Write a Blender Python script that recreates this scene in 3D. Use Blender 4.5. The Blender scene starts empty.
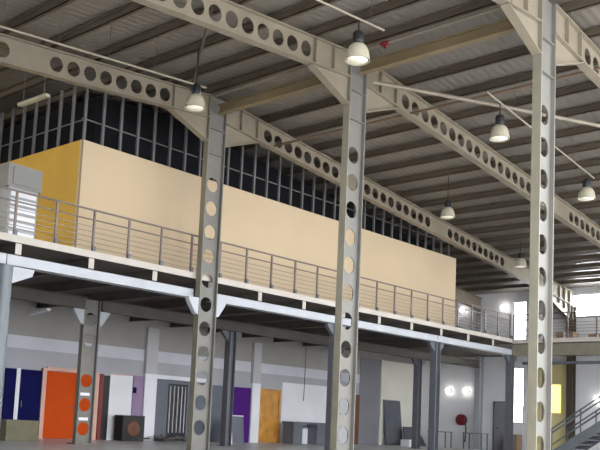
import bpy, bmesh, math, random
from mathutils import Vector, Matrix
random.seed(4)
C = bpy.context.scene.collection
S = bpy.context.scene

# ------------------------------------------------------------------ camera
EYE = 0.845
cam_d = bpy.data.cameras.new('camera')
cam = bpy.data.objects.new('camera', cam_d); C.objects.link(cam)
cam_d.sensor_fit = 'HORIZONTAL'; cam_d.sensor_width = 36.0
cam_d.lens = 878.6 / 600 * 36.0
cam_d.shift_y = (327.8 - 225) / 600
cam_d.clip_start = 0.05; cam_d.clip_end = 400
M = ((0.65783081, -0.75189507, 0.04373142), (0.10953118, 0.03805924, -0.99325446), (0.74515874, 0.65818334, 0.10739249))
rx, dn, fw = [Vector(r) for r in M]
mt = Matrix((rx, -dn, -fw)).transposed().to_4x4()
mt.translation = Vector((0, 0, EYE))
cam.matrix_world = mt
S.camera = cam

# ------------------------------------------------------------------ world and exposure
w = bpy.data.worlds.new('world'); S.world = w; w.use_nodes = True
bg = w.node_tree.nodes['Background']
bg.inputs['Color'].default_value = (0.93, 0.965, 1.0, 1)
bg.inputs['Strength'].default_value = 5.6
def day(name, loc, sx, sy, power, rot, col=(0.93, 0.97, 1.0)):
    d = bpy.data.lights.new(name, 'AREA'); d.shape = 'RECTANGLE'; d.size = sx; d.size_y = sy; d.energy = power; d.color = col
    o = bpy.data.objects.new(name, d); C.objects.link(o); o.location = loc; o.rotation_euler = rot
    return o
# daylight entering through the end wall windows (just outside each pane, facing into the hall)
H = math.pi / 2; XL0 = 2.0
day('daylight_gallery_window', (36.4, 18.64, 5.72), 2.0, 0.66, 700, (0, H, 0))
day('daylight_low_window', (36.4, 18.65, 2.5), 2.4, 0.5, 450, (0, H, 0))
day('added_side_daylight', (XL0 - 0.4, 19.8, 5.8), 2.1, 6.3, 300, (0, -H, 0), (1.0, 0.93, 0.78))  # added light behind the unseen side window, brightens the room side wall
day('daylight_strip_window', (36.4, 14.2, 6.4), 1.0, 4.0, 1500, (0, H, 0))
day('daylight_far_strip_window', (36.4, 9.1, 6.4), 1.0, 4.2, 1500, (0, H, 0))
S.view_settings.view_transform = 'Standard'
S.view_settings.look = 'None'
S.view_settings.exposure = 0.0
S.view_settings.gamma = 1.0
S.view_settings.use_curve_mapping = False

# ------------------------------------------------------------------ materials
def lin(c):
    c = c / 255.0
    return c / 12.92 if c <= 0.04045 else ((c + 0.055) / 1.055) ** 2.4
def rgb(c): return (lin(c[0]), lin(c[1]), lin(c[2]), 1)
def mat(name, col, rough=0.6, metal=0.0, var=0.12, scale=3.0, emit=None, es=0.0, bump=0.0, trans=0.0, alpha=None):
    m = bpy.data.materials.new(name); m.use_nodes = True
    nt = m.node_tree; b = nt.nodes['Principled BSDF']
    if rough >= 0.9: b.inputs['Specular IOR Level'].default_value = 0.15
    b.inputs['Roughness'].default_value = rough; b.inputs['Metallic'].default_value = metal
    c = rgb(col)
    if var > 0:
        tc = nt.nodes.new('ShaderNodeTexCoord'); n = nt.nodes.new('ShaderNodeTexNoise')
        n.inputs['Scale'].default_value = scale; n.inputs['Detail'].default_value = 5
        r = nt.nodes.new('ShaderNodeValToRGB')
        r.color_ramp.elements[0].position = 0.3; r.color_ramp.elements[1].position = 0.7
        r.color_ramp.elements[0].color = tuple(x * (1 - var) for x in c[:3]) + (1,)
        r.color_ramp.elements[1].color = tuple(min(1, x * (1 + var)) for x in c[:3]) + (1,)
        nt.links.new(tc.outputs['Object'], n.inputs['Vector'])
        nt.links.new(n.outputs['Fac'], r.inputs['Fac']); nt.links.new(r.outputs['Color'], b.inputs['Base Color'])
        if bump:
            bp = nt.nodes.new('ShaderNodeBump'); bp.inputs['Strength'].default_value = bump
            nt.links.new(n.outputs['Fac'], bp.inputs['Height']); nt.links.new(bp.outputs['Normal'], b.inputs['Normal'])
    else:
        b.inputs['Base Color'].default_value = c
    if emit:
        b.inputs['Emission Color'].default_value = rgb(emit); b.inputs['Emission Strength'].default_value = es
    if trans: b.inputs['Transmission Weight'].default_value = trans
    return m

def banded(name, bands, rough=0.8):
    """wall: flat bands of colour by height (z in object space)"""
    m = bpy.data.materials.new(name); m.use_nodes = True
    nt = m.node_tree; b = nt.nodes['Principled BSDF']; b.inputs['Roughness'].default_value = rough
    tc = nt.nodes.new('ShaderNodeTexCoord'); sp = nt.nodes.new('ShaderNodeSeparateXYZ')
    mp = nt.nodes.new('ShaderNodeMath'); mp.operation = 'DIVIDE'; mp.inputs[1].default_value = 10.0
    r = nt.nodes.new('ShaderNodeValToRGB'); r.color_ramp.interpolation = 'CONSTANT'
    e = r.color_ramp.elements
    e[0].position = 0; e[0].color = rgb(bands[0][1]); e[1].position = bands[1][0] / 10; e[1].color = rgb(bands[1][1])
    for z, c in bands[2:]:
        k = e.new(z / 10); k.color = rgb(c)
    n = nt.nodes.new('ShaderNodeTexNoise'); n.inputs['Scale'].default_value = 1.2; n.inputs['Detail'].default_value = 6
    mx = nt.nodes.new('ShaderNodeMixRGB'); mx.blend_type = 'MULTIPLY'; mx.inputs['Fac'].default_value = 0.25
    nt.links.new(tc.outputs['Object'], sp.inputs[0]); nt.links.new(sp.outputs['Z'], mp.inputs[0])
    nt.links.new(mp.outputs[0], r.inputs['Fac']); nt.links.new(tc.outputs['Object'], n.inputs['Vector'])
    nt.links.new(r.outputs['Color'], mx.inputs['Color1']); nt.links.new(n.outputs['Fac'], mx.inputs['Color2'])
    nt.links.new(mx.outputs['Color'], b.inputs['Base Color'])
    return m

def sheet_mat(name, col, freq):
    """profiled metal sheet: ribs by bump across x"""
    m = mat(name, col, 0.36, 0.0, 0.10, 0.8)
    nt = m.node_tree; b = nt.nodes['Principled BSDF']
    tc = nt.nodes.new('ShaderNodeTexCoord'); wv = nt.nodes.new('ShaderNodeTexWave')
    wv.bands_direction = 'Y'; wv.inputs['Scale'].default_value = freq; wv.inputs['Distortion'].default_value = 0
    bp = nt.nodes.new('ShaderNodeBump'); bp.inputs['Strength'].default_value = 0.25; bp.inputs['Distance'].default_value = 0.03
    nt.links.new(tc.outputs['Object'], wv.inputs['Vector']); nt.links.new(wv.outputs['Fac'], bp.inputs['Height'])
    nt.links.new(bp.outputs['Normal'], b.inputs['Normal'])
    return m

m_floor = mat('concrete_floor', (200, 198, 196), 0.35, 0, 0.12, 0.7)
m_roof = sheet_mat('roof_sheet', (120, 114, 105), 1.6)
m_purlin = mat('purlin_steel', (84, 74, 62), 0.6, 0.0, 0.12, 1.5)
m_steel = mat('primed_steel', (113, 110, 104), 0.5, 0.0, 0.12, 2.5)
m_raft = mat('rafter_paint', (132, 122, 105), 0.5, 0.0, 0.10, 2.0)
m_flange = mat('cream_flange', (126, 121, 106), 0.5, 0.0, 0.10, 2.5)
m_dsteel = mat('dark_grey_steel', (96, 98, 105), 0.5, 0.0, 0.12, 3)
m_gsteel = mat('galvanized_steel', (106, 112, 116), 0.4, 0.1, 0.10, 3)
m_fascia = mat('white_steel', (180, 183, 188), 0.5, 0, 0.05, 2)
m_joist = mat('joist_steel', (86, 80, 74), 0.7, 0, 0.15, 2)
m_deck = mat('deck_board', (84, 76, 68), 0.8, 0, 0.15, 1.5)
m_decktrim = mat('deck_trim', (190, 182, 172), 0.6, 0, 0.06, 2)
m_rail = mat('railing_steel', (120, 108, 100), 0.45, 0.2, 0.08, 4)
m_cable = mat('wire_cable', (150, 138, 128), 0.4, 0.3, 0.05, 4)
m_beige = mat('beige_panel', (200, 178, 146), 0.7, 0, 0.04, 0.5)
m_yellow = mat('warm_lit_board', (206, 164, 66), 0.7, 0, 0.10, 0.8)  # yellow of warm lamplight put into the board colour
m_dark = mat('void_shade_black', (26, 26, 30), 0.9, 0, 0.2, 1)  # shade of the unlit roof void put in as black
m_stud = mat('stud_metal', (112, 109, 108), 0.5, 0.2, 0.12, 2)
m_wallb = banded('banded_back_wall', [(0, (190, 190, 196)), (2.72, (226, 226, 234)), (3.12, (176, 172, 166))])  # flat colour bands by height, lightest in the middle
m_white = mat('white_paint', (240, 240, 244), 0.7, 0, 0.05, 0.8)
m_cream = mat('bright_cream', (246, 243, 230), 0.7, 0, 0.05, 0.8)
m_endw = mat('end_wall_paint', (240, 240, 244), 0.6, 0, 0.05, 0.6)
m_greyp = mat('grey_paint', (140, 140, 148), 0.7, 0, 0.08, 1)
m_navy = mat('navy_laminate', (18, 20, 76), 0.9, 0, 0.1, 2)
m_orange = mat('orange_laminate', (206, 80, 26), 0.9, 0, 0.06, 2)
m_purple = mat('purple_laminate', (84, 36, 122), 0.9, 0, 0.08, 2)
m_mauve = mat('mauve_laminate', (150, 124, 158), 0.5, 0, 0.08, 2)
m_wood = mat('varnished_wood', (206, 146, 66), 0.4, 0, 0.25, 3)
m_brown = mat('brown_wood', (112, 74, 52), 0.6, 0, 0.2, 3)
m_black = mat('black_plastic', (24, 24, 28), 0.5, 0, 0.1, 3)
m_maroon = mat('maroon_edge', (128, 40, 34), 0.5, 0, 0.1, 3)
m_peach = mat('peach_primer', (222, 176, 158), 0.6, 0, 0.06, 3)
m_olive = mat('olive_board', (126, 122, 98), 0.8, 0, 0.12, 4)
m_slate = mat('slate_board', (104, 108, 118), 0.6, 0, 0.1, 2)
m_glass = mat('dark_glass', (34, 36, 42), 0.3, 0, 0, 1)
m_red = mat('red_enamel', (120, 24, 36), 0.4, 0, 0.08, 4)
m_rust = mat('rust_red_pipe', (112, 90, 72), 0.5, 0.1, 0.15, 4)
m_ybeam = mat('yellowed_beam', (122, 106, 78), 0.6, 0, 0.12, 2)
m_pipe = mat('pale_pipe', (140, 130, 114), 0.45, 0.1, 0.1, 3)
m_card = mat('cardboard', (150, 124, 104), 0.85, 0, 0.12, 4)
m_bell = mat('reflector_bell', (170, 164, 144), 0.35, 0, 0.06, 4, trans=0.0)
m_lens = mat('lamp_lens', (250, 246, 232), 0.3, 0, 0, 1, emit=(255, 240, 210), es=0.3)
m_bulb = mat('lamp_globe', (255, 255, 250), 0.3, 0, 0, 1, emit=(255, 252, 244), es=7)
m_ylit = mat('sunlit_yellow_glow', (250, 226, 110), 0.4, 0, 0, 1, emit=(255, 232, 130), es=2.2)  # emission stands in for sunlight on the yellow patch
m_ywall = mat('pale_yellow_wall', (240, 226, 168), 0.7, 0, 0.06, 1)
m_pane = mat('window_glass', (255, 255, 255), 0.25, 0, 0, 1, trans=1.0)
m_greyw = mat('grey_white_paint', (196, 194, 196), 0.7, 0, 0.06, 1)
m_ac = mat('unit_casing', (150, 150, 150), 0.45, 0.1, 0.06, 3)
m_acd = mat('unit_hood', (120, 118, 114), 0.5, 0.1, 0.06, 3)
m_hose = mat('black_rubber', (40, 30, 32), 0.6, 0, 0.1, 4)

# ------------------------------------------------------------------ mesh builder
class MB:
    def __init__(s): s.v = []; s.f = []; s.sm = []
    def add(s, vs, fs, smooth=False):
        o = len(s.v); s.v += [tuple(p) for p in vs]
        for f in fs: s.f.append(tuple(o + i for i in f)); s.sm.append(smooth)
        return s
    def box(s, a, b):
        x0, y0, z0 = [min(p, q) for p, q in zip(a, b)]; x1, y1, z1 = [max(p, q) for p, q in zip(a, b)]
        return s.add([(x0,y0,z0),(x1,y0,z0),(x1,y1,z0),(x0,y1,z0),(x0,y0,z1),(x1,y0,z1),(x1,y1,z1),(x0,y1,z1)],
              [(0,3,2,1),(4,5,6,7),(0,1,5,4),(1,2,6,5),(2,3,7,6),(3,0,4,7)])
    def prism(s, poly, off):
        """poly: list of 3D points (planar), extruded by vector off, centred"""
        n = len(poly); o = Vector(off) * 0.5
        vs = [Vector(p) - o for p in poly] + [Vector(p) + o for p in poly]
        fs = [tuple(reversed(range(n))), tuple(range(n, 2 * n))] + [(i, (i + 1) % n, n + (i + 1) % n, n + i) for i in range(n)]
        return s.add(vs, fs)
    def bar(s, p, q, w, h, up=(0, 0, 1)):
        p = Vector(p); q = Vector(q); d = (q - p).normalized()
        sd = d.cross(Vector(up))
        if sd.length < 1e-4: sd = d.cross(Vector((0, 1, 0)))
        sd.normalize(); u = sd.cross(d)
        a, b = sd * w / 2, u * h / 2
        return s.add([p-a-b,p+a-b,p+a+b,p-a+b,q-a-b,q+a-b,q+a+b,q-a+b],[(0,3,2,1),(4,5,6,7),(0,1,5,4),(1,2,6,5),(2,3,7,6),(3,0,4,7)])
    def tube(s, pts, r, n=10):
        pts = [Vector(p) for p in pts]; rings = []
        for i, p in enumerate(pts):
            d = (pts[min(i + 1, len(pts) - 1)] - pts[max(i - 1, 0)]).normalized()
            a = d.cross(Vector((0, 0, 1)))
            if a.length < 1e-3: a = d.cross(Vector((0, 1, 0)))
            a.normalize(); b = a.cross(d)
            rr = r[i] if isinstance(r, (list, tuple)) else r
            rings.append([p + (a * math.cos(t) + b * math.sin(t)) * rr for t in [2 * math.pi * k / n for k in range(n)]])
        vs = [v for g in rings for v in g]; fs = []
        for i in range(len(pts) - 1):
            for k in range(n):
                fs.append((i*n+k, i*n+(k+1)%n, (i+1)*n+(k+1)%n, (i+1)*n+k))
        s.add(vs, fs, True)
        s.add(rings[0], [tuple(range(n))]); s.add(rings[-1], [tuple(reversed(range(n)))])
        return s
    def lathe(s, prof, c, n=24, axis='Z'):
        vs = []; fs = []
        for r, z in prof:
            for k in range(n):
                t = 2 * math.pi * k / n
                if axis == 'Z': vs.append((c[0] + r*math.cos(t), c[1] + r*math.sin(t), c[2] + z))
                else: vs.append((c[0] + z, c[1] + r*math.cos(t), c[2] + r*math.sin(t)))
        for i in range(len(prof) - 1):
            for k in range(n): fs.append((i*n+k, i*n+(k+1)%n, (i+1)*n+(k+1)%n, (i+1)*n+k))
        return s.add(vs, fs, True)
    def cellweb(s, P, u, v, nrm, L, depth, holes, r, th, n=20):
        """plate from P along u for L, depth centred on v, round holes at the given stations"""
        P, u, v, nrm = Vector(P), Vector(u), Vector(v), Vector(nrm)
        hw = r * 1.14
        cuts = []; pos = 0.0
        for h in sorted(holes):
            a, b = h - hw, h + hw
            if a > pos + 1e-4: cuts.append((pos, a, None))
            cuts.append((max(a, pos), b, h)); pos = b
        if pos < L: cuts.append((pos, L, None))
        H = depth / 2
        for a, b, h in cuts:
            if h is None:
                s.prism([P+u*a-v*H, P+u*b-v*H, P+u*b+v*H, P+u*a+v*H], nrm * th); continue
            angs = [2*math.pi*k/n for k in range(n)]
            cor = [math.atan2(y, x) % (2*math.pi) for x, y in ((b-h, H), (a-h, H), (a-h, -H), (b-h, -H))]
            angs = sorted(angs + [c for c in cor if min(abs(c - t) for t in angs) > 1e-3])
            inn = []; out = []
            for t in angs:
                cx, sy = math.cos(t), math.sin(t)
                inn.append((cx * r, sy * r))
                kx = ((b-h) / cx if cx > 1e-9 else (a-h) / cx if cx < -1e-9 else 1e9); ky = (H / abs(sy) if abs(sy) > 1e-9 else 1e9)
                k = min(kx, ky); out.append((cx * k, sy * k))
            m = len(angs)
            q = lambda e, o: P + u * (h + e[0]) + v * e[1] + nrm * o
            vs = [q(e, -th/2) for e in inn] + [q(e, -th/2) for e in out] + [q(e, th/2) for e in inn] + [q(e, th/2) for e in out]
            fs = []
            for i in range(m):
                j = (i + 1) % m
                fs += [(i, m+i, m+j, j), (2*m+j, 3*m+j, 3*m+i, 2*m+i), (j, 2*m+j, 2*m+i, i)]
            s.add(vs, fs)
        return s
    def build(s, name, m, parent=None, fix=True):
        me = bpy.data.meshes.new(name)
        loc = Vector((0, 0, 0))
        if parent is not None: loc = parent.matrix_basis.translation.copy(); 
        base = Vector((0, 0, 0))
        p = parent
        while p is not None: base += p.location; p = p.parent
        me.from_pydata([tuple(Vector(q) - base) for q in s.v], [], s.f)
        me.polygons.foreach_set('use_smooth', s.sm)
        if fix:
            bm = bmesh.new(); bm.from_mesh(me); bmesh.ops.recalc_face_normals(bm, faces=bm.faces); bm.to_mesh(me); bm.free()
        me.materials.append(m)
        o = bpy.data.objects.new(name, me); C.objects.link(o)
        if parent is not None: o.parent = parent
        return o

def tag(o, label, cat, group=None, kind=None):
    o['label'] = label; o['category'] = cat
    if group: o['group'] = group
    o['kind'] = kind or 'thing'
    return o
def thing(name, label, cat, loc=(0, 0, 0), group=None):
    o = bpy.data.objects.new(name, None); C.objects.link(o); o.location = loc
    o.empty_display_size = 0.2
    return tag(o, label, cat, group)
def struct(name, mb, m, label, cat, parent=None):
    o = mb.build(name, m, parent); o['kind'] = 'structure'
    if parent is None: o['label'] = label; o['category'] = cat
    return o
def box(a, b): return MB().box(a, b)
ORD = ['first', 'second', 'third', 'fourth', 'fifth', 'sixth', 'seventh', 'eighth', 'ninth', 'tenth', 'eleventh', 'twelfth', 'thirteenth',
       'fourteenth', 'fifteenth', 'sixteenth', 'seventeenth', 'eighteenth', 'nineteenth', 'twentieth', 'twenty-first', 'twenty-second']

XA = 14.63          # ridge line of columns
XE = 36.0           # end wall
YB = 24.1           # back wall
FY = {'rear': 20.5, 'far': 16.07, 'middle': 11.6, 'near': 7.15}
SL = 0.095
def zr(x): return 8.67 - SL * abs(x - XA)       # rafter axis

# ------------------------------------------------------------------ shell
struct('floor', box((-6, -6, -0.2), (XE + 0.3, YB + 0.3, 0)), m_floor, 'grey concrete floor of the hall', 'floor')
ZS = 0.54
mb = MB()
XL, XR, Y0, Y1 = 2.0, XE + 0.4, 3.4, YB + 0.4
for xa, xb in ((XL, XA), (XA, XR)):
    mb.prism([(xa, (Y0+Y1)/2, zr(xa)+ZS), (xb, (Y0+Y1)/2, zr(xb)+ZS), (xb, (Y0+Y1)/2, zr(xb)+ZS+0.05), (xa, (Y0+Y1)/2, zr(xa)+ZS+0.05)], (0, Y1-Y0, 0))
struct('ceiling', mb, m_roof, 'grey profiled metal roof sheeting seen from below', 'ceiling')
struct('wall_back', box((XL, YB, 0), (XE, YB + 0.25, 9.3)), m_wallb, 'banded back wall under and behind the mezzanine', 'wall')
mb = MB().box((XL - 0.25, 6.0, 0), (XL, YB + 0.25, 4.7)).box((XL - 0.25, 6.0, 6.9), (XL, YB + 0.25, 8.0)).box((XL - 0.25, 6.0, 4.7), (XL, 16.6, 6.9)).box((XL - 0.25, 23.0, 4.7), (XL, YB + 0.25, 6.9))
struct('light_block_wall', mb, m_greyp, 'unseen grey side wall added to block light beyond the mezzanine', 'wall')  # unseen wall added to keep side light off the studs

# end wall with openings
OPEN = [(18.3, 18.98, 4.7, 6.75), (18.38, 18.92, 1.25, 3.75), (12.2, 16.2, 5.9, 6.9), (7.0, 11.2, 5.9, 6.9)]
ys = sorted({0.5, YB + 0.25} | {o[i] for o in OPEN for i in (0, 1)})
zs = sorted({0.0, 7.4} | {o[i] for o in OPEN for i in (2, 3)})
mb = MB()
for a, b in zip(ys, ys[1:]):
    run = None
    for c, d in zip(zs, zs[1:]):
        cy, cz = (a + b) / 2, (c + d) / 2
        hole = any(o[0] < cy < o[1] and o[2] < cz < o[3] for o in OPEN)
        if not hole: mb.box((XE, a, c), (XE + 0.25, b, d))
struct('wall_end', mb, m_endw, 'white end wall with bright windows at the far end', 'wall')
WL = ['tall bright window above the end gallery deck', 'tall narrow bright window under the end gallery', 'wide bright strip window high on the end wall beside the ridge-row line', 'second wide strip window high on the end wall, nearer the viewer']
for i, (a, b, c, d) in enumerate(OPEN):
    mb = MB(); t = 0.05
    mb.box((XE+0.05, a, c), (XE+0.15, a+t, d)); mb.box((XE+0.05, b-t, c), (XE+0.15, b, d))
    mb.box((XE+0.05, a+t, c), (XE+0.15, b-t, c+t)); mb.box((XE+0.05, a+t, d-t), (XE+0.15, b-t, d))
    for k in range(1, max(1, int((b-a)/1.0)) if b-a > 1.5 else 1):
        y = a + (b-a) * k / int((b-a)/1.0); mb.box((XE+0.07, y-0.02, c+t), (XE+0.13, y+0.02, d-t))
    wn = struct('window_%d' % (i + 1), mb, m_fascia, WL[i], 'window')
    MB().add([(XE+0.1, a+t, c+t), (XE+0.1, b-t, c+t), (XE+0.1, b-t, d-t), (XE+0.1, a+t, d-t)], [(0, 1, 2, 3)]).build('pane', m_pane, wn, False)

mb = MB()
for k in range(5):
    y = 16.65 + k * 1.575; mb.box((XL-0.15, y-0.05, 4.75), (XL-0.05, y+0.05, 6.85))
mb.box((XL-0.15, 16.6, 4.7), (XL-0.05, 23.0, 4.75)).box((XL-0.15, 16.6, 6.85), (XL-0.05, 23.0, 6.9))
wn = struct('window_5', mb, m_fascia, 'unseen side window added at mezzanine height to light the room side wall', 'window')  # unseen window added so light reaches the side wall of the room
MB().add([(XL-0.1, 16.6, 4.75), (XL-0.1, 23.0, 4.75), (XL-0.1, 23.0, 6.85), (XL-0.1, 16.6, 6.85)], [(0, 1, 2, 3)]).build('pane', m_pane, wn, False)
# coloured wall areas and pilasters on the back wall
struct('trim_1', box((26.35, YB-0.02, 0), (31.1, YB, 2.45)), m_white, 'white lower wall panel beside the wooden door', 'wall panel')
struct('trim_2', box((31.5, YB-0.02, 0), (33.05, YB, 3.9)), m_greyp, 'plain grey wall panel beside the cream wall', 'wall panel')
struct('trim_3', box((33.05, YB-0.08, 0), (XE, YB, 3.9)), m_cream, 'wall area with window light put in as bright cream, behind the leaning slate board', 'wall panel')  # window light on this stretch of wall put into a brighter colour
for k, (a, b, z, l) in enumerate([(19.22, 19.72, 3.9, 'white pilaster beside the dark glazed doorway'), (24.5, 24.93, 3.9, 'white pilaster between purple panel and wooden door')]):
    o = struct('trim_%d' % (4 + k), box((a, YB-0.14, 0), (b, YB, z)), m_greyw, l, 'pilaster')
    box((a - 0.01, YB-0.15, 0), (b + 0.01, YB-0.005, 2.3)).build('bright_lower_part', m_white, o)  # dim pilaster top put into the colour: greyer above, white below
struct('trim_6', box((19.72, YB-0.1, 2.16), (22.3, YB, 2.3)), m_white, 'white lintel strip over the dark glazed doorway', 'trim')
struct('trim_7', box((XE-0.03, 16.3, 0), (XE, 17.75, 3.9)), m_ywall, 'yellow area of the end wall around the glowing patch', 'wall panel')  # plain yellow slab over part of the end wall

# ------------------------------------------------------------------ castellated columns of the ridge row
HZ = [0.62 + 0.607 * k for k in range(11)]
def main_column(key, y, label, x=XA, top=None, holes=HZ, w=0.56, b=0.175, fl=None):
    t = thing('steel_column', label, 'column', (x, y, 0), 'castellated columns')
    top = top or zr(x) + 0.27
    MB().cellweb((x, y, 0.03), (0, 0, 1), (1, 0, 0), (0, 1, 0), top - 0.03, w - 0.03, [h - 0.03 for h in holes], 0.185, 0.02).build('web', m_steel, t)
    for sg in (-1, 1):
        box((x + sg*w/2 - 0.014, y - b/2, 0.03), (x + sg*w/2 + 0.014, y + b/2, top)).build('flange', m_flange if sg < 0 else m_steel, t)
    box((x - w/2 - 0.1, y - 0.2, 0), (x + w/2 + 0.1, y + 0.2, 0.03)).build('base_plate', m_steel, t)
    for z in ((7.45, 8.1) if top > 8 else ()):
        box((x - w/2 + 0.016, y - b/2 + 0.01, z), (x + w/2 - 0.016, y - 0.012, z + 0.02)).build('stiffener', m_steel, t)
    return t
mc = {}
mc['near'] = main_column('near', FY['near'], 'nearest tall cream and grey column with oblong web holes, farthest from the room')
mc['middle'] = main_column('middle', FY['middle'], 'tall castellated column standing alone just in front of the mezzanine railing')
mc['far'] = main_column('far', FY['far'], 'tall castellated column standing at the mezzanine edge, white brackets either side')
mc['rear'] = main_column('rear', FY['rear'], 'castellated column under the mezzanine in front of the orange door', XA - 0.25, 4.0, [0.42, 1.08, 1.74, 2.88, 3.45], 0.5, 0.16)
for z in (1.38, 0.7):
    box((XA - 0.42, FY['rear'] - 0.02, z - 0.05), (XA - 0.12, FY['rear'] - 0.0105, z + 0.03)).build('plate', m_white, mc['rear'])
for sg in (-1, 1):   # white brackets that carry the edge beam / main beam
    for key, zt in (('far', 3.78), ('rear', 3.7)):
        x0 = (XA if key == 'far' else XA - 0.25) + sg * (0.295 if key == 'far' else 0.265)
        y = FY[key]
        MB().prism([(x0, y, zt), (x0 + sg*0.34, y, zt), (x0 + sg*0.3, y, zt-0.1), (x0 + sg*0.1, y, zt-0.38), (x0, y, zt-0.42)], (0, 0.14, 0)).build('bracket', m_fascia, mc[key])

# ------------------------------------------------------------------ rafters
def rafter(y, side, holes, label):
    sg = -1 if side == 'l' else 1
    xs, xe = XA + sg * 0.3, (3.0 if sg < 0 else XE - 0.2)
    D = 0.56
    t = thing('rafter_beam', label, 'roof beam', (xs, y, 0), 'castellated rafters')
    P = Vector((xs, y, zr(xs))); Q = Vector((xe, y, zr(xe)))
    u = (Q - P).normalized(); v = Vector((0, 0, 1)); L = (Q - P).length
    MB().cellweb(P, u, v, (0, 1, 0), L, D, [abs(h - xs) / abs(u.x) for h in holes], 0.165, 0.02, 18).build('web', m_raft, t)
    for s2, nm in ((1, 'top_flange'), (-1, 'bottom_flange')):
        o = v * (D/2 * s2)
        MB().bar(P + o, Q + o, 0.2, 0.025).build(nm, m_raft, t)
    # haunch plate at the column
    zb = zr(xs) - D/2
    x1 = xs + sg * 1.25
    MB().prism([(xs, y, zb - 0.013), (x1, y, zr(x1) - D/2 - 0.013), (xs, y, zb - 0.6)], (0, 0.02, 0)).build('haunch', m_raft, t)
    MB().bar((xs, y, zb - 0.61), (x1, y, zr(x1) - D/2 - 0.023), 0.18, 0.02).build('haunch_flange', m_raft, t)
    for dx in (0.55, 1.15):
        xx = xs + sg * dx
        box((xx - 0.012, y - 0.09, zr(xx) - D/2 + 0.02), (xx + 0.012, y + 0.09, zr(xx) + D/2 - 0.02)).build('stiffener', m_raft, t)
    if sg > 0 and y < 20:      # eaves haunch
        MB().prism([(xe, y, zr(xe) - D/2), (xe - 3.2, y, zr(xe-3.2) - D/2), (xe, y, zr(xe) - D/2 - 0.75)], (0, 0.02, 0)).build('haunch', m_raft, t)
        MB().bar((xe, y, zr(xe) - D/2 - 0.76), (xe - 3.2, y, zr(xe-3.2) - D/2 - 0.02), 0.18, 0.02).build('haunch_flange', m_raft, t)
        for dx in (0.35, 0.85, 1.35):
            xx = xe - dx
            box((xx - 0.012, y - 0.09, zr(xx) - D/2 - 0.5 + dx*0.22), (xx + 0.012, y + 0.09, zr(xx) + D/2 - 0.02)).build('stiffener', m_raft, t)
    return t
def run(a, step, n): return [a + step * k for k in range(n)]
HL = run(12.94, -0.426, 8) + run(8.7, -0.426, 9)
HL2 = run(12.94, -0.426, 14)
HR = run(16.54, 0.415, 8) + run(21.02, 0.425, 9) + run(25.85, 0.415, 10)
HR2 = run(16.54, 0.42, 19) + run(25.7, 0.42, 10)
for key, hl, hr, ll, lr in (
    ('far', HL, HR, 'perforated beam crossing above the mezzanine studs, toward the dark end of the roof', 'perforated roof beam running down along the top of the beige room to the end wall'),
    ('middle', HL2, HR2, 'perforated roof beam rising to the middle column from the dark side', 'perforated roof beam falling from the middle column to the end wall'),
    ('near', HL2, HR2, 'short visible end of perforated beam left of the nearest column', 'perforated roof beam falling away from the nearest column, deep haunch showing'),
    ('rear', HL, HR, 'roof beam over the mezzanine hidden behind the dark stud framing', 'roof beam seen beyond the end of the beige room')):
    if key != 'rear': rafter(FY[key], 'l', hl, ll)
    rafter(FY[key], 'r', hr, lr)

# eaves columns at the end wall
for key, lab in (('rear', 'white end column against the end wall beside the grey door'), ('far', 'brown-grey end column where the gallery meets the end wall')):
    y = FY[key]
    t = thing('end_column', lab, 'column', (XE - 0.2, y, 0), 'columns along the end wall')
    mm = m_fascia if key == 'rear' else m_purlin
    top = zr(XE) - 0.3
    box((XE - 0.36, y - 0.01, 0.02), (XE - 0.04, y + 0.01, top)).build('web', mm, t)
    for x in (XE - 0.37, XE - 0.03): box((x - 0.012, y - 0.13, 0.02), (x + 0.012, y + 0.13, top)).build('flange', mm, t)
    box((XE - 0.42, y - 0.18, 0), (XE - 0.005, y + 0.18, 0.02)).build('base_plate', mm, t)

# ------------------------------------------------------------------ purlins
xsl = [14.35 - 1.13 * k for k in range(9)]; xsr = [15.4 + 1.07 * k for k in range(19)]
for side, lst in (('dark', xsl), ('window', xsr)):
    for k, x in enumerate(lst):
        z0 = zr(x) + 0.36
        mb = MB()
        mb.box((x - 0.012, Y0 + 0.05, z0), (x + 0.012, YB - 0.02, z0 + 0.14))
        mb.box((x - 0.012, Y0 + 0.05, z0), (x + 0.08, YB - 0.02, z0 + 0.012))
        mb.box((x - 0.08, Y0 + 0.05, z0 + 0.14), (x + 0.012, YB - 0.02, z0 + 0.152))
        o = mb.build('roof_purlin', m_purlin)
        tag(o, '%s brown roof purlin from the ridge on the slope toward the %s' % (ORD[k], 'dark mezzanine corner' if side == 'dark' else 'bright end windows'), 'purlin', 'roof purlins')

# ridge tie beams, pipes and braces
for k, (a, b, l) in enumerate([(FY['far'], FY['middle'], 'yellowed tie beam between the mezzanine-edge column and the middle column'), (FY['middle'], FY['near'], 'yellowed tie beam between the middle column and the nearest column')]):
    mb = MB(); y0, y1 = b + 0.12, a - 0.12
    mb.box((XA - 0.008, y0, 8.52), (XA + 0.008, y1, 8.72)); mb.box((XA - 0.08, y0, 8.50), (XA + 0.08, y1, 8.52)); mb.box((XA - 0.08, y0, 8.72), (XA + 0.08, y1, 8.74))
    tag(mb.build('tie_beam', m_ybeam), l, 'beam', 'ridge tie beams')
t = thing('ridge_pipe', 'pale pipe with red fittings running above the yellowed tie beams', 'pipe', (XA - 0.12, 11.5, 8.97))
MB().tube([(XA - 0.12, 16.5, 8.97), (XA - 0.12, 5.2, 8.97)], 0.035).build('pipe_run', m_pipe, t)
for y in (7.55, 10.75):
    MB().tube([(XA - 0.12, y, 8.86), (XA - 0.12, y, 8.97)], 0.03).tube([(XA-0.12, y-0.1, 8.97), (XA-0.12, y+0.1, 8.97)], 0.05).build('fitting', m_red, t)
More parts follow.
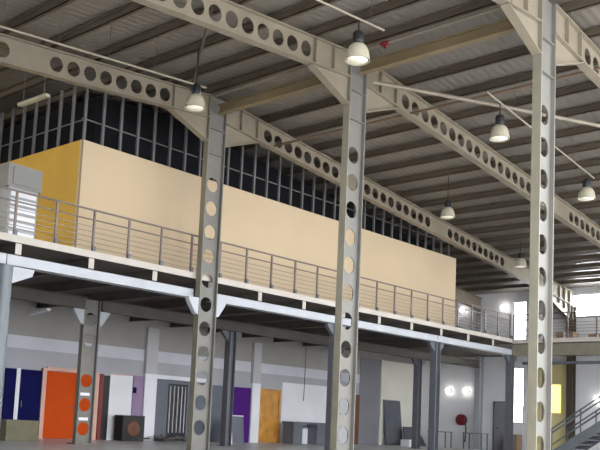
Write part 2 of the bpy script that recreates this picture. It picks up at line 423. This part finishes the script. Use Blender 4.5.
tag(MB().tube([(16.75, 16.0, 8.3 - 0.03), (16.75, 3.6, 8.3 - 0.03)], 0.03).build('branch_pipe', m_rust), 'brown pipe under the purlins crossing behind the nearest column', 'pipe')
tag(MB().tube([(14.98, 11.4, 8.42), (17.3, 9.5, 8.18), (19.95, 7.24, 7.84)], 0.045).build('brace_pipe', m_pipe), 'pale diagonal roof brace running from the middle column past the nearest column', 'brace')
tag(MB().tube([(13.6, 15.9, 8.82), (10.5, 11.8, 8.54)], 0.03).build('brace_pipe', m_purlin), 'thin dark roof brace over the first bay beside the mezzanine', 'brace')
CDZ = {14.0: -0.42, 9.3: -0.36}
for y, xa, xb, l in ((14.0, 4.0, 12.4, 'thin lamp conduit running to the lamp at the mezzanine-edge column top'), (9.3, 4.0, 12.5, 'thin lamp conduit running to the big lamp before the middle column'),
                     (9.3, 16.3, 22.0, 'thin lamp conduit passing behind the nearest column')):
    dz = CDZ[y]
    t = thing('conduit', l, 'pipe', (xa, y, zr(xa) + dz), 'lamp conduits')
    MB().tube([(xa, y, zr(xa)+dz), (xb, y, zr(xb)+dz)], 0.022).build('pipe_run', m_pipe, t)
    for x in xsl + xsr:
        if xa + 0.2 < x < xb - 0.2: MB().tube([(x, y, zr(x) + dz + 0.02), (x, y, zr(x) + 0.362)], 0.006, 6).build('hanger', m_purlin, t)

# ------------------------------------------------------------------ high bay lamps
def high_bay(x, y, zc, label, s=1.0, warm=0):
    t = thing('high_bay_lamp', label, 'lamp', (x, y, zc), 'high bay lamps')
    prof = [(0.225, -0.16), (0.22, -0.14), (0.215, -0.08), (0.195, 0.02), (0.155, 0.10), (0.1, 0.15), (0.085, 0.15), (0.08, 0.14), (0.125, 0.08), (0.185, 0.02), (0.205, -0.08), (0.21, -0.16), (0.225, -0.16)]
    MB().lathe([(r * s, z * s) for r, z in prof], (x, y, zc)).build('reflector', m_bell, t)
    MB().lathe([(0.001, -0.125*s), (0.12*s, -0.13*s), (0.185*s, -0.145*s), (0.185*s, -0.15*s), (0.001, -0.15*s)], (x, y, zc)).build('lens', m_lens, t)
    MB().lathe([(0.001, 0.151), (0.075, 0.151), (0.095, 0.17), (0.1, 0.2), (0.1, 0.34), (0.085, 0.37), (0.03, 0.38), (0.001, 0.38)], (x, y, zc), 16).build('housing', m_black, t)
    zt = zr(x) + CDZ.get(y, 9)
    if not (zc + 0.4 < zt < 9 and (x < 12.4 or 16 < x < 22)): zt = zr(x) + ZS
    MB().tube([(x, y, zc + 0.375), (x, y, zt)], 0.012, 6).build('cord', m_black, t)
    return t
high_bay(11.75, 9.3, 7.42, 'big bell lamp hanging in front of the middle column top')
high_bay(12.12, 14.0, 7.64, 'bell lamp hanging at the top of the mezzanine-edge column')
high_bay(16.9, 9.3, 7.42, 'bell lamp hanging between the middle and nearest columns')
high_bay(21.55, 9.3, 7.1, 'bell lamp hanging beyond the nearest column, away from the mezzanine')
high_bay(22.35, 14.0, 7.36, 'bell lamp hanging above the far end of the beige room')
high_bay(29.0, 15.0, 7.02, 'most distant bell lamp, hanging just before the end windows')

# ------------------------------------------------------------------ mezzanine
YE = 16.27
XG = 30.75
mb = MB().box((XL, YE - 0.07, 4.27), (XG, YB, 4.34)).box((XG, 2.0, 4.24), (XE, YB, 4.34))
struct('floor_mezzanine', mb, m_deck, 'raised mezzanine deck with gallery along the end wall', 'floor')
mb = MB().box((XL, YE - 0.09, 4.27), (XG, YE - 0.07, 4.42))
struct('trim_8', mb, m_decktrim, 'pale toe board along the mezzanine edge', 'toe board')
struct('trim_9', box((XG - 0.02, 2.0, 4.24), (XG, YE - 0.09, 4.4)), m_decktrim, 'pale toe board along the end gallery edge', 'toe board')
# edge beams (white channels) per bay
cols = [9.25, XA, 20.0, 25.45, 30.75]
EB = [(XL, 9.25, 'white edge beam before the first mezzanine column'), (9.25, XA, 'white mezzanine edge beam under the white cabinet'), (XA, 20.0, 'white mezzanine edge beam between the two tallest middle columns'),
      (20.0, 25.45, 'white mezzanine edge beam just beyond the middle column'), (25.45, 30.75, 'last white mezzanine edge beam before the end gallery')]
for a, b, l in EB:
    a2, b2 = a + (0.3 if a == XA else 0.01), b - (0.3 if b == XA else 0.01)
    mb = MB().box((a2, YE - 0.06, 3.78), (b2, YE - 0.045, 4.02))
    mb.box((a2, YE - 0.06, 3.78), (b2, YE + 0.1, 3.795)); mb.box((a2, YE - 0.06, 4.005), (b2, YE + 0.1, 4.02))
    tag(mb.build('edge_beam', m_fascia), l, 'beam', 'mezzanine edge beams')
tag(MB().box((XG + 0.02, 2.1, 3.74), (XG + 0.035, YE - 0.1, 4.2)).box((XG + 0.02, 2.1, 3.74), (XG + 0.2, YE - 0.1, 3.755)).build('edge_beam', m_flange), 'pale brown edge beam under the end gallery', 'beam')
tag(MB().tube([(XG + 0.3, 2.2, 3.5), (XG + 0.3, 15.9, 3.5)], 0.06).build('gallery_pipe', m_dsteel), 'grey pipe slung under the end gallery', 'pipe')
# joists
xj = [2.65 + 1.8 * k - 0.35 for k in range(16)]
for k, x in enumerate(xj):
    mb = MB().box((x - 0.008, YE + 0.0, 4.035), (x + 0.008, YB - 0.01, 4.255)).box((x - 0.07, YE - 0.04, 4.022), (x + 0.07, YB - 0.01, 4.035)).box((x - 0.07, YE - 0.04, 4.255), (x + 0.07, YB - 0.01, 4.269))
    o = mb.build('floor_joist', m_joist)
    box((x - 0.07, YE - 0.05, 4.036), (x + 0.07, YE - 0.04, 4.262)).build('end_plate', m_decktrim, o)
    tag(o, 'dark steel floor joist under the mezzanine deck, %s from the hall side wall' % ORD[k], 'joist', 'mezzanine floor joists')
for a, b, l in ((XL, XA - 0.52, 'dark main beam under the mezzanine before the orange door'), (XA + 0.05, XE - 0.4, 'dark main beam under the mezzanine toward the cream wall')):
    mb = MB().box((a, 20.39, 3.72), (b, 20.41, 4.0)).box((a, 20.3, 3.7), (b, 20.5, 3.72)).box((a, 20.3, 4.0), (b, 20.5, 4.02))
    tag(mb.build('main_beam', m_joist), l, 'beam', 'mezzanine main beams')
# mezzanine columns
def mez_col(x, y, m, label, w=0.26, b=0.24, top=3.77, br=True):
    t = thing('mezzanine_column', label, 'column', (x, y, 0), 'short mezzanine columns')
    box((x - w/2, y - 0.008, 0.02), (x + w/2, y + 0.008, top)).build('web', m, t)
    for sg in (-1, 1): box((x + sg*w/2 - 0.01, y - b/2, 0.02), (x + sg*w/2 + 0.01, y + b/2, top)).build('flange', m, t)
    box((x - 0.2, y - 0.2, 0), (x + 0.2, y + 0.2, 0.02)).build('base_plate', m, t)
    if br:
        for sg in (-1, 1):
            x0 = x + sg * (w/2 + 0.012)
            MB().prism([(x0, y, top), (x0 + sg*0.3, y, top), (x0 + sg*0.26, y, top-0.1), (x0, y, top-0.34)], (0, 0.12, 0)).build('bracket', m_fascia if m is m_gsteel else m, t)
    return t
t = thing('mezzanine_column', 'pale round mezzanine post below the white cabinet', 'column', (9.25, YE, 0), 'short mezzanine columns')
MB().tube([(9.25, YE, 0.02), (9.25, YE, 3.77)], 0.165, 24).build('post', m_gsteel, t)
box((9.0, YE - 0.22, 0), (9.5, YE + 0.22, 0.02)).build('base_plate', m_gsteel, t)
for sg in (-1, 1):
    x0 = 9.25 + sg * 0.155
    MB().prism([(x0, YE, 3.77), (x0 + sg*0.5, YE, 3.77), (x0 + sg*0.45, YE, 3.62), (x0, YE, 3.42)], (0, 0.14, 0)).build('bracket', m_fascia, t)
mez_col(20.0, YE, m_dsteel, 'dark mezzanine column partly hidden behind the tall middle column')
mez_col(25.45, YE, m_dsteel, 'dark grey mezzanine column standing before the red hose reel')
mez_col(30.75, YE, m_dsteel, 'dark grey mezzanine column beside the tall narrow bright window', w=0.22)
mez_col(19.75, 20.4, m_dsteel, 'dark interior mezzanine column before the purple panel', top=3.69)
mez_col(25.2, 20.4, m_dsteel, 'interior mezzanine column behind the middle column, before the plain wall', top=3.69)
mez_col(30.6, 20.4, m_dsteel, 'dark interior mezzanine column before the cream wall', top=3.69)

# railing along the mezzanine
def railing(name, pts, label):
    P, Q, n = Vector(pts[0]), Vector(pts[1]), pts[2]
    t = thing(name, label, 'railing', tuple(P), 'mezzanine railings')
    d = Q - P
    nrm = Vector((d.y, -d.x, 0)).normalized()
    for k in range(n):
        p = P + d * (k / (n - 1))
        q = p + nrm * 0.035
        MB().box(q + Vector((-0.035, -0.035, 0.0)), q + Vector((0.035, 0.035, 0.2))).build('foot', m_dsteel, t)
        MB().box(p + Vector((-0.022, -0.022, 0)), p + Vector((0.022, 0.022, 1.0))).build('post', m_rail, t)
    up = Vector((0, 0, 1))
    MB().tube([P + up*1.02, Q + up*1.02], 0.024, 8).build('top_rail', m_rail, t)
    MB().tube([P + up*0.80, Q + up*0.80], 0.018, 8).build('middle_rail', m_rail, t)
    for k in range(5):
        z = 0.18 + 0.115 * k
        MB().tube([P + up*z, Q + up*z], 0.009, 6).build('wire', m_cable, t)
    return t
railing('guard_railing', ((XG - 0.97*26, YE, 4.34), (XG - 0.06, YE, 4.34), 27), 'long brown wire railing along the mezzanine edge before the beige room')
railing('guard_railing', ((XG + 0.06, YE - 0.1, 4.34), (XG + 0.06, 3.0, 4.34), 13), 'wire railing along the end gallery above the staircase')

# beige room on the mezzanine
RX0, RX1, RY, RZ = 11.5, 28.15, 17.2, 7.22
t = thing('partition_room', 'beige panelled room on the mezzanine with bare studs above its walls', 'room', (RX0, RY, 4.34))
box((RX0, RY, 4.34), (RX1, RY + 0.1, RZ)).build('front_wall', m_beige, t)
o = box((RX0, RY + 0.1, 4.34), (RX0 + 0.1, YB - 0.02, RZ)).build('side_wall', m_yellow, t); o['label'] = 'side wall coloured yellow by warm light'
box((RX1 - 0.1, RY + 0.1, 4.34), (RX1, YB - 0.02, 7.02)).build('side_wall', m_beige, t)
for x in (RX0 - 0.005,):
    box((x - 0.01, RY - 0.01, 4.34), (x + 0.03, RY + 0.0, RZ)).build('corner_trim', m_ybeam, t)
k = 0
x = RX0 + 0.06
while x < RX1 - 0.05:
    zt = zr(x) + 0.28
    box((x - 0.028, RY + 0.02, RZ), (x + 0.028, RY + 0.08, zt)).build('stud', m_stud, t)
    x += 0.52
y = RY + 0.55
while y < YB - 0.1:
    zt = zr(RX0) + 0.28
    box((RX0 + 0.02, y - 0.028, RZ), (RX0 + 0.08, y + 0.028, zt)).build('stud', m_stud, t)
    y += 0.55
MB().box((RX0, RY + 0.085, 7.74), (RX1, RY + 0.1, 7.77)).box((RX0 + 0.085, RY + 0.1, 7.74), (RX0 + 0.1, YB - 0.05, 7.77)).build('noggin', m_stud, t)
MB().prism([(RX0 + 1.0, RY + 1.0, 7.01), (RX1 - 0.15, RY + 1.0, 7.01), (RX1 - 0.15, RY + 1.0, zr(RX1) + 0.33), (XA, RY + 1.0, zr(XA) + 0.33), (RX0 + 1.0, RY + 1.0, zr(RX0 + 1) + 0.33)], (0, 0.02, 0)).build('void_shade_sheet', m_dark, t)  # dark sheet standing in for the shade of the unlit void
box((RX0 + 1.0, RY + 1.02, 7.01), (RX0 + 1.02, YB - 0.06, zr(RX0 + 1) + 0.33)).build('void_shade_sheet', m_dark, t)
mb = MB(); 
zc = 7.0
o = mb.box((RX0 + 0.1, RY + 0.1, zc - 0.05), (RX1 - 0.1, YB - 0.05, zc)).build('room_ceiling', m_dark, t)

t = thing('tube_fitting', 'unlit pale tube hung above the white cabinet near the studs', 'lamp', (10.1, 17.1, 7.7))
MB().bar((10.08, 17.65, 7.7), (10.1, 16.55, 7.7), 0.1, 0.07).build('body', m_bell, t)
for q in ((10.08, 17.5, 7.72), (10.1, 16.7, 7.72)): MB().tube([q, (q[0], q[1], zr(q[0]) + 0.545)], 0.008, 6).build('hanger', m_rail, t)
# white cabinet unit at the left on the deck
t = thing('cabinet_unit', 'white louvred equipment cabinet standing on the mezzanine walkway', 'cabinet', (9.7, 16.75, 4.34))
x0, x1, y0, y1 = 9.36, 10.05, 16.55, 17.15
box((x0, y0, 4.34), (x1, y1, 5.5)).build('body', m_ac, t)
MB().prism([(x0 - 0.05, 0.5*(y0+y1), 5.5), (x1 + 0.06, 0.5*(y0+y1), 5.5), (x1 + 0.06, 0.5*(y0+y1), 5.98), (x0 - 0.05, 0.5*(y0+y1), 6.0)], (0, y1 - y0 + 0.06, 0)).build('hood', m_acd, t)
for k in range(6):
    z = 4.5 + k * 0.165
    MB().prism([(0.5*(x0+x1), y0, z), (0.5*(x0+x1), y0 - 0.035, z - 0.02), (0.5*(x0+x1), y0 - 0.035, z + 0.07), (0.5*(x0+x1), y0, z + 0.1)], (x1 - x0 - 0.1, 0, 0)).build('louvre', m_white, t)
box((x0 + 0.06, y0 - 0.05, 5.56), (x1 - 0.06, y0 - 0.03, 5.92)).build('panel', m_acd, t)

# ------------------------------------------------------------------ things along the back wall under the mezzanine
def slab(name, xa, xb, z0, z1, m, label, cat, y=YB, d=0.05, lean=0.0, group=None, parts=None):
    t = thing(name, label, cat, ((xa + xb)/2, y, z0), group)
    return t
def leanpanel(mb, xa, xb, z0, z1, ybot, ytop, th):
    mb.add([(xa,ybot,z0),(xb,ybot,z0),(xb,ytop,z1),(xa,ytop,z1),(xa,ybot+th,z0),(xb,ybot+th,z0),(xb,ytop+th,z1),(xa,ytop+th,z1)],
           [(0,1,2,3),(7,6,5,4),(0,4,5,1),(1,5,6,2),(2,6,7,3),(3,7,4,0)])
    return mb
# navy door pair
t = thing('door_pair', 'navy blue double doors beside the orange door', 'door', (14.8, YB, 0))
box((13.98, YB-0.08, 0.01), (14.33, YB-0.03, 2.1)).build('leaf', m_navy, t)
box((14.33, YB-0.1, 0.01), (14.46, YB-0.02, 2.12)).build('mullion', m_white, t)
box((14.46, YB-0.08, 0.01), (15.22, YB-0.03, 2.1)).build('leaf', m_navy, t)
MB().tube([(14.55, YB-0.12, 0.95), (14.55, YB-0.12, 1.15)], 0.015, 8).build('handle', m_gsteel, t)
# orange door
t = thing('flush_door', 'bright orange double door with peach frame behind the holed column', 'door', (15.9, YB, 0))
mb = MB().box((15.22, YB-0.12, 0), (15.36, YB-0.01, 2.2)).box((17.2, YB-0.12, 0), (17.34, YB-0.01, 2.2)).box((15.36, YB-0.12, 2.12), (17.2, YB-0.01, 2.24))
mb.build('frame', m_peach, t)
box((15.37, YB-0.09, 0.02), (16.42, YB-0.03, 2.11)).build('leaf', m_orange, t)
box((16.425, YB-0.09, 0.02), (17.19, YB-0.03, 2.11)).build('leaf', m_orange, t)
MB().tube([(16.36, YB-0.13, 1.0), (16.24, YB-0.13, 1.0)], 0.014, 8).build('handle', m_gsteel, t)
# olive crate
t = thing('crate', 'olive board crate on the floor before the navy doors', 'crate', (14.1, 22.2, 0))
box((13.0, 22.1, 0), (14.0, 22.6, 0.58)).build('body', m_olive, t)
MB().box((12.98, 22.07, 0.5), (14.02, 22.1, 0.58)).box((12.98, 22.07, 0.02), (14.02, 22.1, 0.1)).build('batten', m_olive, t)
# black panel with maroon edge, white panel, mauve panel
t = thing('board', 'narrow black board with maroon edge beside the white panel', 'board', (17.6, YB, 0))
box((17.52, YB-0.1, 0), (17.78, YB-0.02, 2.12)).build('face', m_black, t)
box((17.38, YB-0.11, 0), (17.52, YB-0.02, 2.16)).build('edge', m_maroon, t)
t = thing('board', 'wide white board standing above the dark cupboard', 'board', (18.3, YB, 0))
box((17.8, YB-0.07, 0), (18.74, YB-0.02, 2.17)).build('face', m_white, t)
box((17.8, YB-0.075, 2.17), (18.74, YB-0.02, 2.2)).build('edge', m_peach, t)
t = thing('board', 'mauve board between white board and white pilaster', 'board', (19.0, YB, 0))
box((18.76, YB-0.08, 0), (19.2, YB-0.02, 2.2)).build('face', m_mauve, t)
box((18.76, YB-0.1, 1.6), (18.9, YB-0.08, 1.8)).build('plate', m_navy, t)
t = thing('cupboard', 'small dark cupboard with round brown front on the floor', 'cupboard', (18.4, 23.5, 0))
x0, x1 = 17.95, 18.85
box((x0, 23.4, 0.0), (x1, 23.85, 0.84)).build('body', m_black, t)
MB().lathe([(0.001, 0.03), (0.23, 0.03), (0.26, 0.015), (0.26, 0.001)], (0, 0, 0)).build('round_front', m_brown, t)
rf = t.children[-1]; rf.data.transform(Matrix.Translation((x0+0.45-18.4, 23.4-23.5, 0.4)) @ Matrix.Rotation(math.pi/2, 4, 'X') @ Matrix.Translation((18.4, 23.5, 0)))
# glazed doorway
t = thing('glazed_door', 'dark glazed doorway with pale glazing bars beside white pilaster', 'door', (20.8, YB, 0))
mb = MB().box((19.74, YB-0.1, 0), (20.3, YB-0.02, 2.15)).box((21.2, YB-0.1, 0), (22.28, YB-0.02, 2.15)).box((20.3, YB-0.1, 2.02), (21.2, YB-0.02, 2.15))
mb.build('frame', m_slate, t)
box((20.3, YB-0.06, 0.02), (21.2, YB-0.04, 2.02)).build('pane', m_glass, t)
for x in (20.42, 20.6, 20.78, 20.96, 21.12):
    box((x - 0.02, YB-0.09, 0.3), (x + 0.02, YB-0.06, 1.95)).build('glazing_bar', m_greyw, t)
t = thing('rubble_pile', 'low pile of dark and pale offcuts before the glazed doorway', 'debris', (20.6, 23.3, 0)); t['kind'] = 'stuff'
mb = MB()
for k in range(16):
    x = 18.9 + random.random() * 3.0; y = 23.15 + random.random() * 0.5; a = random.random() * 3
    mb.bar((x, y, 0.04 + random.random()*0.12), (x + 0.6*math.cos(a), y + 0.25*math.sin(a), 0.05 + random.random()*0.15), 0.08, 0.05)
mb.build('offcuts', m_joist, t)
# grey board, purple panel
t = thing('board', 'tall grey board with pale edge strip beside the purple panel', 'board', (22.9, YB, 0))
box((22.4, YB-0.08, 0), (23.25, YB-0.02, 2.1)).build('face', m_slate, t)
box((22.98, YB-0.1, 1.55), (23.1, YB-0.08, 2.1)).build('strip', m_white, t)
tag(box((23.55, YB-0.08, 0), (24.48, YB-0.02, 2.1)).build('laminate_panel', m_purple), 'deep purple panel against the wall beside white pilaster', 'panel')
t = thing('whiteboard', 'small grey board with white edge leaning before the purple panel', 'board', (22.9, 22.9, 0))
leanpanel(MB(), 22.35, 22.95, 0, 0.98, 22.75, 22.85, 0.03).build('face', m_slate, t)
leanpanel(MB(), 22.1, 22.35, 0, 0.98, 22.74, 22.84, 0.05).build('edge', m_white, t)
leanpanel(MB(), 22.36, 22.96, 0.98, 1.01, 22.84, 22.85, 0.04).build('top_edge', m_white, t)
# wooden door
t = thing('flush_door', 'golden varnished wooden door beside the white pilaster', 'door', (25.5, YB, 0))
MB().box((24.95, YB-0.1, 0), (25.05, YB-0.01, 2.12)).box((26.1, YB-0.1, 0), (26.2, YB-0.01, 2.12)).box((25.05, YB-0.1, 2.05), (26.1, YB-0.01, 2.12)).build('frame', m_wood, t)
box((25.06, YB-0.07, 0.02), (26.09, YB-0.03, 2.04)).build('leaf', m_wood, t)
box((25.3, YB-0.075, 1.1), (25.85, YB-0.07, 1.9)).build('panel', m_wood, t)
MB().tube([(25.18, YB-0.11, 1.0), (25.3, YB-0.11, 1.0)], 0.014, 8).build('handle', m_gsteel, t)
# desk
t = thing('reception_desk', 'grey open-fronted desk beside the wooden door', 'desk', (27.4, 23.4, 0))
box((26.0, 23.1, 0.8), (28.1, 23.7, 0.88)).build('top', m_slate, t)
box((26.05, 23.12, 0), (26.6, 23.68, 0.8)).build('side_panel', m_slate, t)
box((27.5, 23.12, 0), (28.05, 23.68, 0.8)).build('side_panel', m_slate, t)
box((26.6, 23.62, 0.0), (27.5, 23.66, 0.62)).build('back_panel', m_white, t)
t = thing('holdall', 'small black bag on the floor beside the grey desk', 'bag', (28.6, 23.3, 0))
MB().prism([(28.3, 23.3, 0), (28.95, 23.3, 0), (28.98, 23.3, 0.2), (28.8, 23.3, 0.27), (28.45, 23.3, 0.27), (28.27, 23.3, 0.2)], (0, 0.3, 0)).build('body', m_black, t)
MB().tube([(28.5, 23.3, 0.265), (28.55, 23.3, 0.33), (28.7, 23.3, 0.33), (28.75, 23.3, 0.265)], 0.015, 6).build('handle', m_black, t)
tag(MB().tube([(27.5, 23.9, 4.03), (27.52, 23.92, 2.6), (27.48, 23.9, 1.75)], 0.015, 6).build('hanging_cable', m_black), 'thin dark cable dangling above the grey desk', 'cable')
tag(box((31.12, YB-0.1, 0), (31.42, YB-0.025, 2.2)).build('timber_post', m_brown), 'narrow brown timber post against the wall beside grey panel', 'post')
t = thing('slate_board', 'tall slate-grey board leaning on the cream wall', 'board', (34, 23.8, 0))
leanpanel(MB(), 33.2, 34.5, 0, 2.05, 23.72, 23.95, 0.05).build('face', m_slate, t)
t2 = leanpanel(MB(), 33.2, 34.5, 2.05, 2.08, 23.95, 23.953, 0.06).build('edge', m_greyp, t)
t = thing('carton', 'small white carton on the floor before the cream wall', 'box', (33.6, 22.6, 0))
box((33.2, 22.5, 0), (33.85, 22.95, 0.3)).build('body', m_white, t)
MB().box((33.2, 22.48, 0.14), (33.85, 22.5, 0.17)).build('tape', m_cream, t)
t = thing('dark_board', 'low dark board leaning behind the interior column', 'board', (35, 23.3, 0))
MB().add([(33.95,23.2,0),(35.75,23.2,0),(35.3,23.5,0.85),(34.2,23.5,0.85),(33.95,23.25,0),(35.75,23.25,0),(35.3,23.55,0.85),(34.2,23.55,0.85)],
         [(0,1,2,3),(7,6,5,4),(0,4,5,1),(1,5,6,2),(2,6,7,3),(3,7,4,0)]).build('face', m_dsteel, t)
MB().bar((34.2, 23.52, 0.86), (35.3, 23.52, 0.86), 0.07, 0.03).build('edge', m_black, t)
# fluorescent fitting
for (a, b, l) in (((13.3, 20.9, 3.62), (13.75, 22.6, 3.62), 'unlit tube fitting under the mezzanine before the navy doors'),):
    t = thing('tube_fitting', l, 'lamp', a)
    MB().bar(a, b, 0.12, 0.05).build('body', m_white, t)
    for q in (a, b): MB().tube([Vector(q) + Vector((0, 0, 0.02)), Vector(q) + Vector((0, 0, 0.61))], 0.006, 6).build('hanger', m_rail, t)
    MB().tube([Vector(a) + Vector((0, 0, -0.04)), Vector(b) + Vector((0, 0, -0.04))], 0.02, 8).build('tube', m_white, t)

# ------------------------------------------------------------------ end wall things
t = thing('door_leaf', 'plain grey door in the end wall under the gallery', 'door', (XE, 19.4, 0))
box((XE-0.07, 19.0, 0.02), (XE-0.02, 19.74, 2.12)).build('leaf', m_greyp, t)
MB().box((XE-0.1, 18.93, 0), (XE-0.01, 19.0, 2.2)).box((XE-0.1, 19.74, 0), (XE-0.01, 19.81, 2.2)).box((XE-0.1, 19.0, 2.13), (XE-0.01, 19.74, 2.2)).build('frame', m_slate, t)
MB().tube([(XE-0.12, 19.66, 1.0), (XE-0.12, 19.52, 1.0)], 0.018, 8).build('handle', m_black, t)
t = thing('hose_reel', 'red fire hose reel mounted on the white end wall', 'hose reel', (XE, 21.4, 1.3))
MB().lathe([(0.001, -0.3), (0.1, -0.3), (0.12, -0.28), (0.25, -0.28), (0.26, -0.26), (0.25, -0.24), (0.16, -0.22), (0.16, -0.12), (0.25, -0.1), (0.26, -0.08), (0.25, -0.06), (0.1, -0.06), (0.1, -0.01), (0.001, -0.01)], (XE, 21.4, 1.31), 24, 'X').build('drum', m_red, t)
MB().lathe([(0.17, -0.215), (0.25, -0.2), (0.25, -0.14), (0.17, -0.125)], (XE, 21.4, 1.31), 20, 'X').build('hose', m_hose, t)
MB().tube([(XE-0.18, 21.18, 1.2), (XE-0.18, 21.14, 0.9), (XE-0.17, 21.17, 0.55), (XE-0.16, 21.2, 0.3)], 0.03, 8).build('hose_end', m_hose, t)
GL = [(21.5, 6.48, 'bright globe lamp high on the end wall beside the beige room end'), (19.36, 6.47, 'bright globe lamp beside the tall gallery window'), (22.16, 2.66, 'bright globe lamp on the end wall above the hose reel, nearer the corner'),
      (21.22, 2.66, 'bright globe lamp on the end wall directly above the hose reel'), (14.95, 2.35, 'bright globe lamp on the end wall above the staircase')]
for y, z, l in GL:
    t = thing('globe_lamp', l, 'lamp', (XE, y, z), 'globe lamps on the end wall')
    MB().lathe([(0.001, -0.28), (0.06, -0.27), (0.11, -0.23), (0.13, -0.17), (0.12, -0.11), (0.09, -0.06), (0.06, -0.05)], (XE, y, z), 16, 'X').build('globe', m_bulb, t)
    MB().lathe([(0.001, -0.052), (0.11, -0.05), (0.12, -0.005), (0.001, -0.005)], (XE, y, z), 16, 'X').build('base', m_gsteel, t)
t = thing('sun_glow_panel', 'sunlit yellow patch on the end wall beside the staircase, built as a glowing panel', 'glow patch', (XE, 17.0, 2.3))  # sunlit patch given its own glow, no lamp here
box((XE-0.12, 16.58, 1.76), (XE-0.1, 17.3, 2.96)).build('glow_face', m_ylit, t)
box((XE-0.1, 16.54, 1.72), (XE-0.03, 17.34, 3.0)).build('glow_frame', m_ywall, t)
for k, (y, l) in enumerate(((21.9, 'low grey trestle table before the end wall under the globe lamps'), (20.05, 'low grey trestle table beside the grey door'))):
    t = thing('trestle_table', l, 'table', (34.8, y, 0), 'trestle tables')
    box((34.5, y - 0.5, 0.7), (35.1, y + 0.5, 0.74)).build('top', m_greyp, t)
    for sx in (-0.25, 0.25):
        for sy in (-0.45, 0.45): box((34.8 + sx - 0.02, y + sy - 0.02, 0), (34.8 + sx + 0.02, y + sy + 0.02, 0.7)).build('leg', m_slate, t)
tag(box((35.3, 18.3, 0), (35.8, 18.95, 0.75)).build('wooden_chest', m_card), 'brown chest under the tall narrow bright window', 'chest')
for (y, h, l) in ((14.6, 0.42, 'brown carton on the end gallery nearer the holed column'), (13.3, 0.3, 'low brown carton on the end gallery beyond the first')):
    t = thing('carton', l, 'box', (32.2, y, 4.34), 'cartons on the gallery')
    box((31.9, y - 0.35, 4.34), (32.4, y + 0.35, 4.34 + h)).build('body', m_card, t)
    box((31.895, y - 0.04, 4.34), (32.405, y + 0.04, 4.34 + h + 0.004)).build('tape', m_cream, t)

# staircase rising to the gallery
t = thing('staircase', 'grey steel staircase rising beside the end gallery', 'staircase', (29.6, 13.5, 0))
ya, sl = 13.85, 0.665
yb = ya - 4.34 / sl
for x in (29.05, 30.35):
    MB().prism([(x, ya, 0.0), (x, ya - 0.35, 0.0), (x, yb, 4.34 - 0.23), (x, yb, 4.34), (x, ya, 0.18)], (0.05, 0, 0)).build('stringer', m_gsteel if x < 30 else m_dsteel, t)
n = 25
for k in range(1, n):
    z = 4.34 * k / n; y = ya - z / sl
    box((29.08, y - 0.26, z - 0.02), (30.32, y + 0.02, z + 0.015)).build('tread', m_dsteel, t)
for x in (29.05, 30.35):
    MB().tube([(x, ya - 0.1, 1.0), (x, yb, 5.3)], 0.028, 8).build('handrail', m_dsteel, t)
    MB().tube([(x, ya - 0.1, 0.86), (x, yb, 5.12)], 0.032, 8).build('middle_rail', m_gsteel, t)
    MB().tube([(x, ya - 0.1, 0.45), (x, yb, 4.72)], 0.02, 8).build('middle_rail', m_dsteel, t)
    for k in range(7):
        y = ya - 0.12 - k * 1.05; z = (ya - y) * sl
        box((x - 0.02, y - 0.02, z), (x + 0.02, y + 0.02, z + 0.97)).build('baluster', m_dsteel, t)
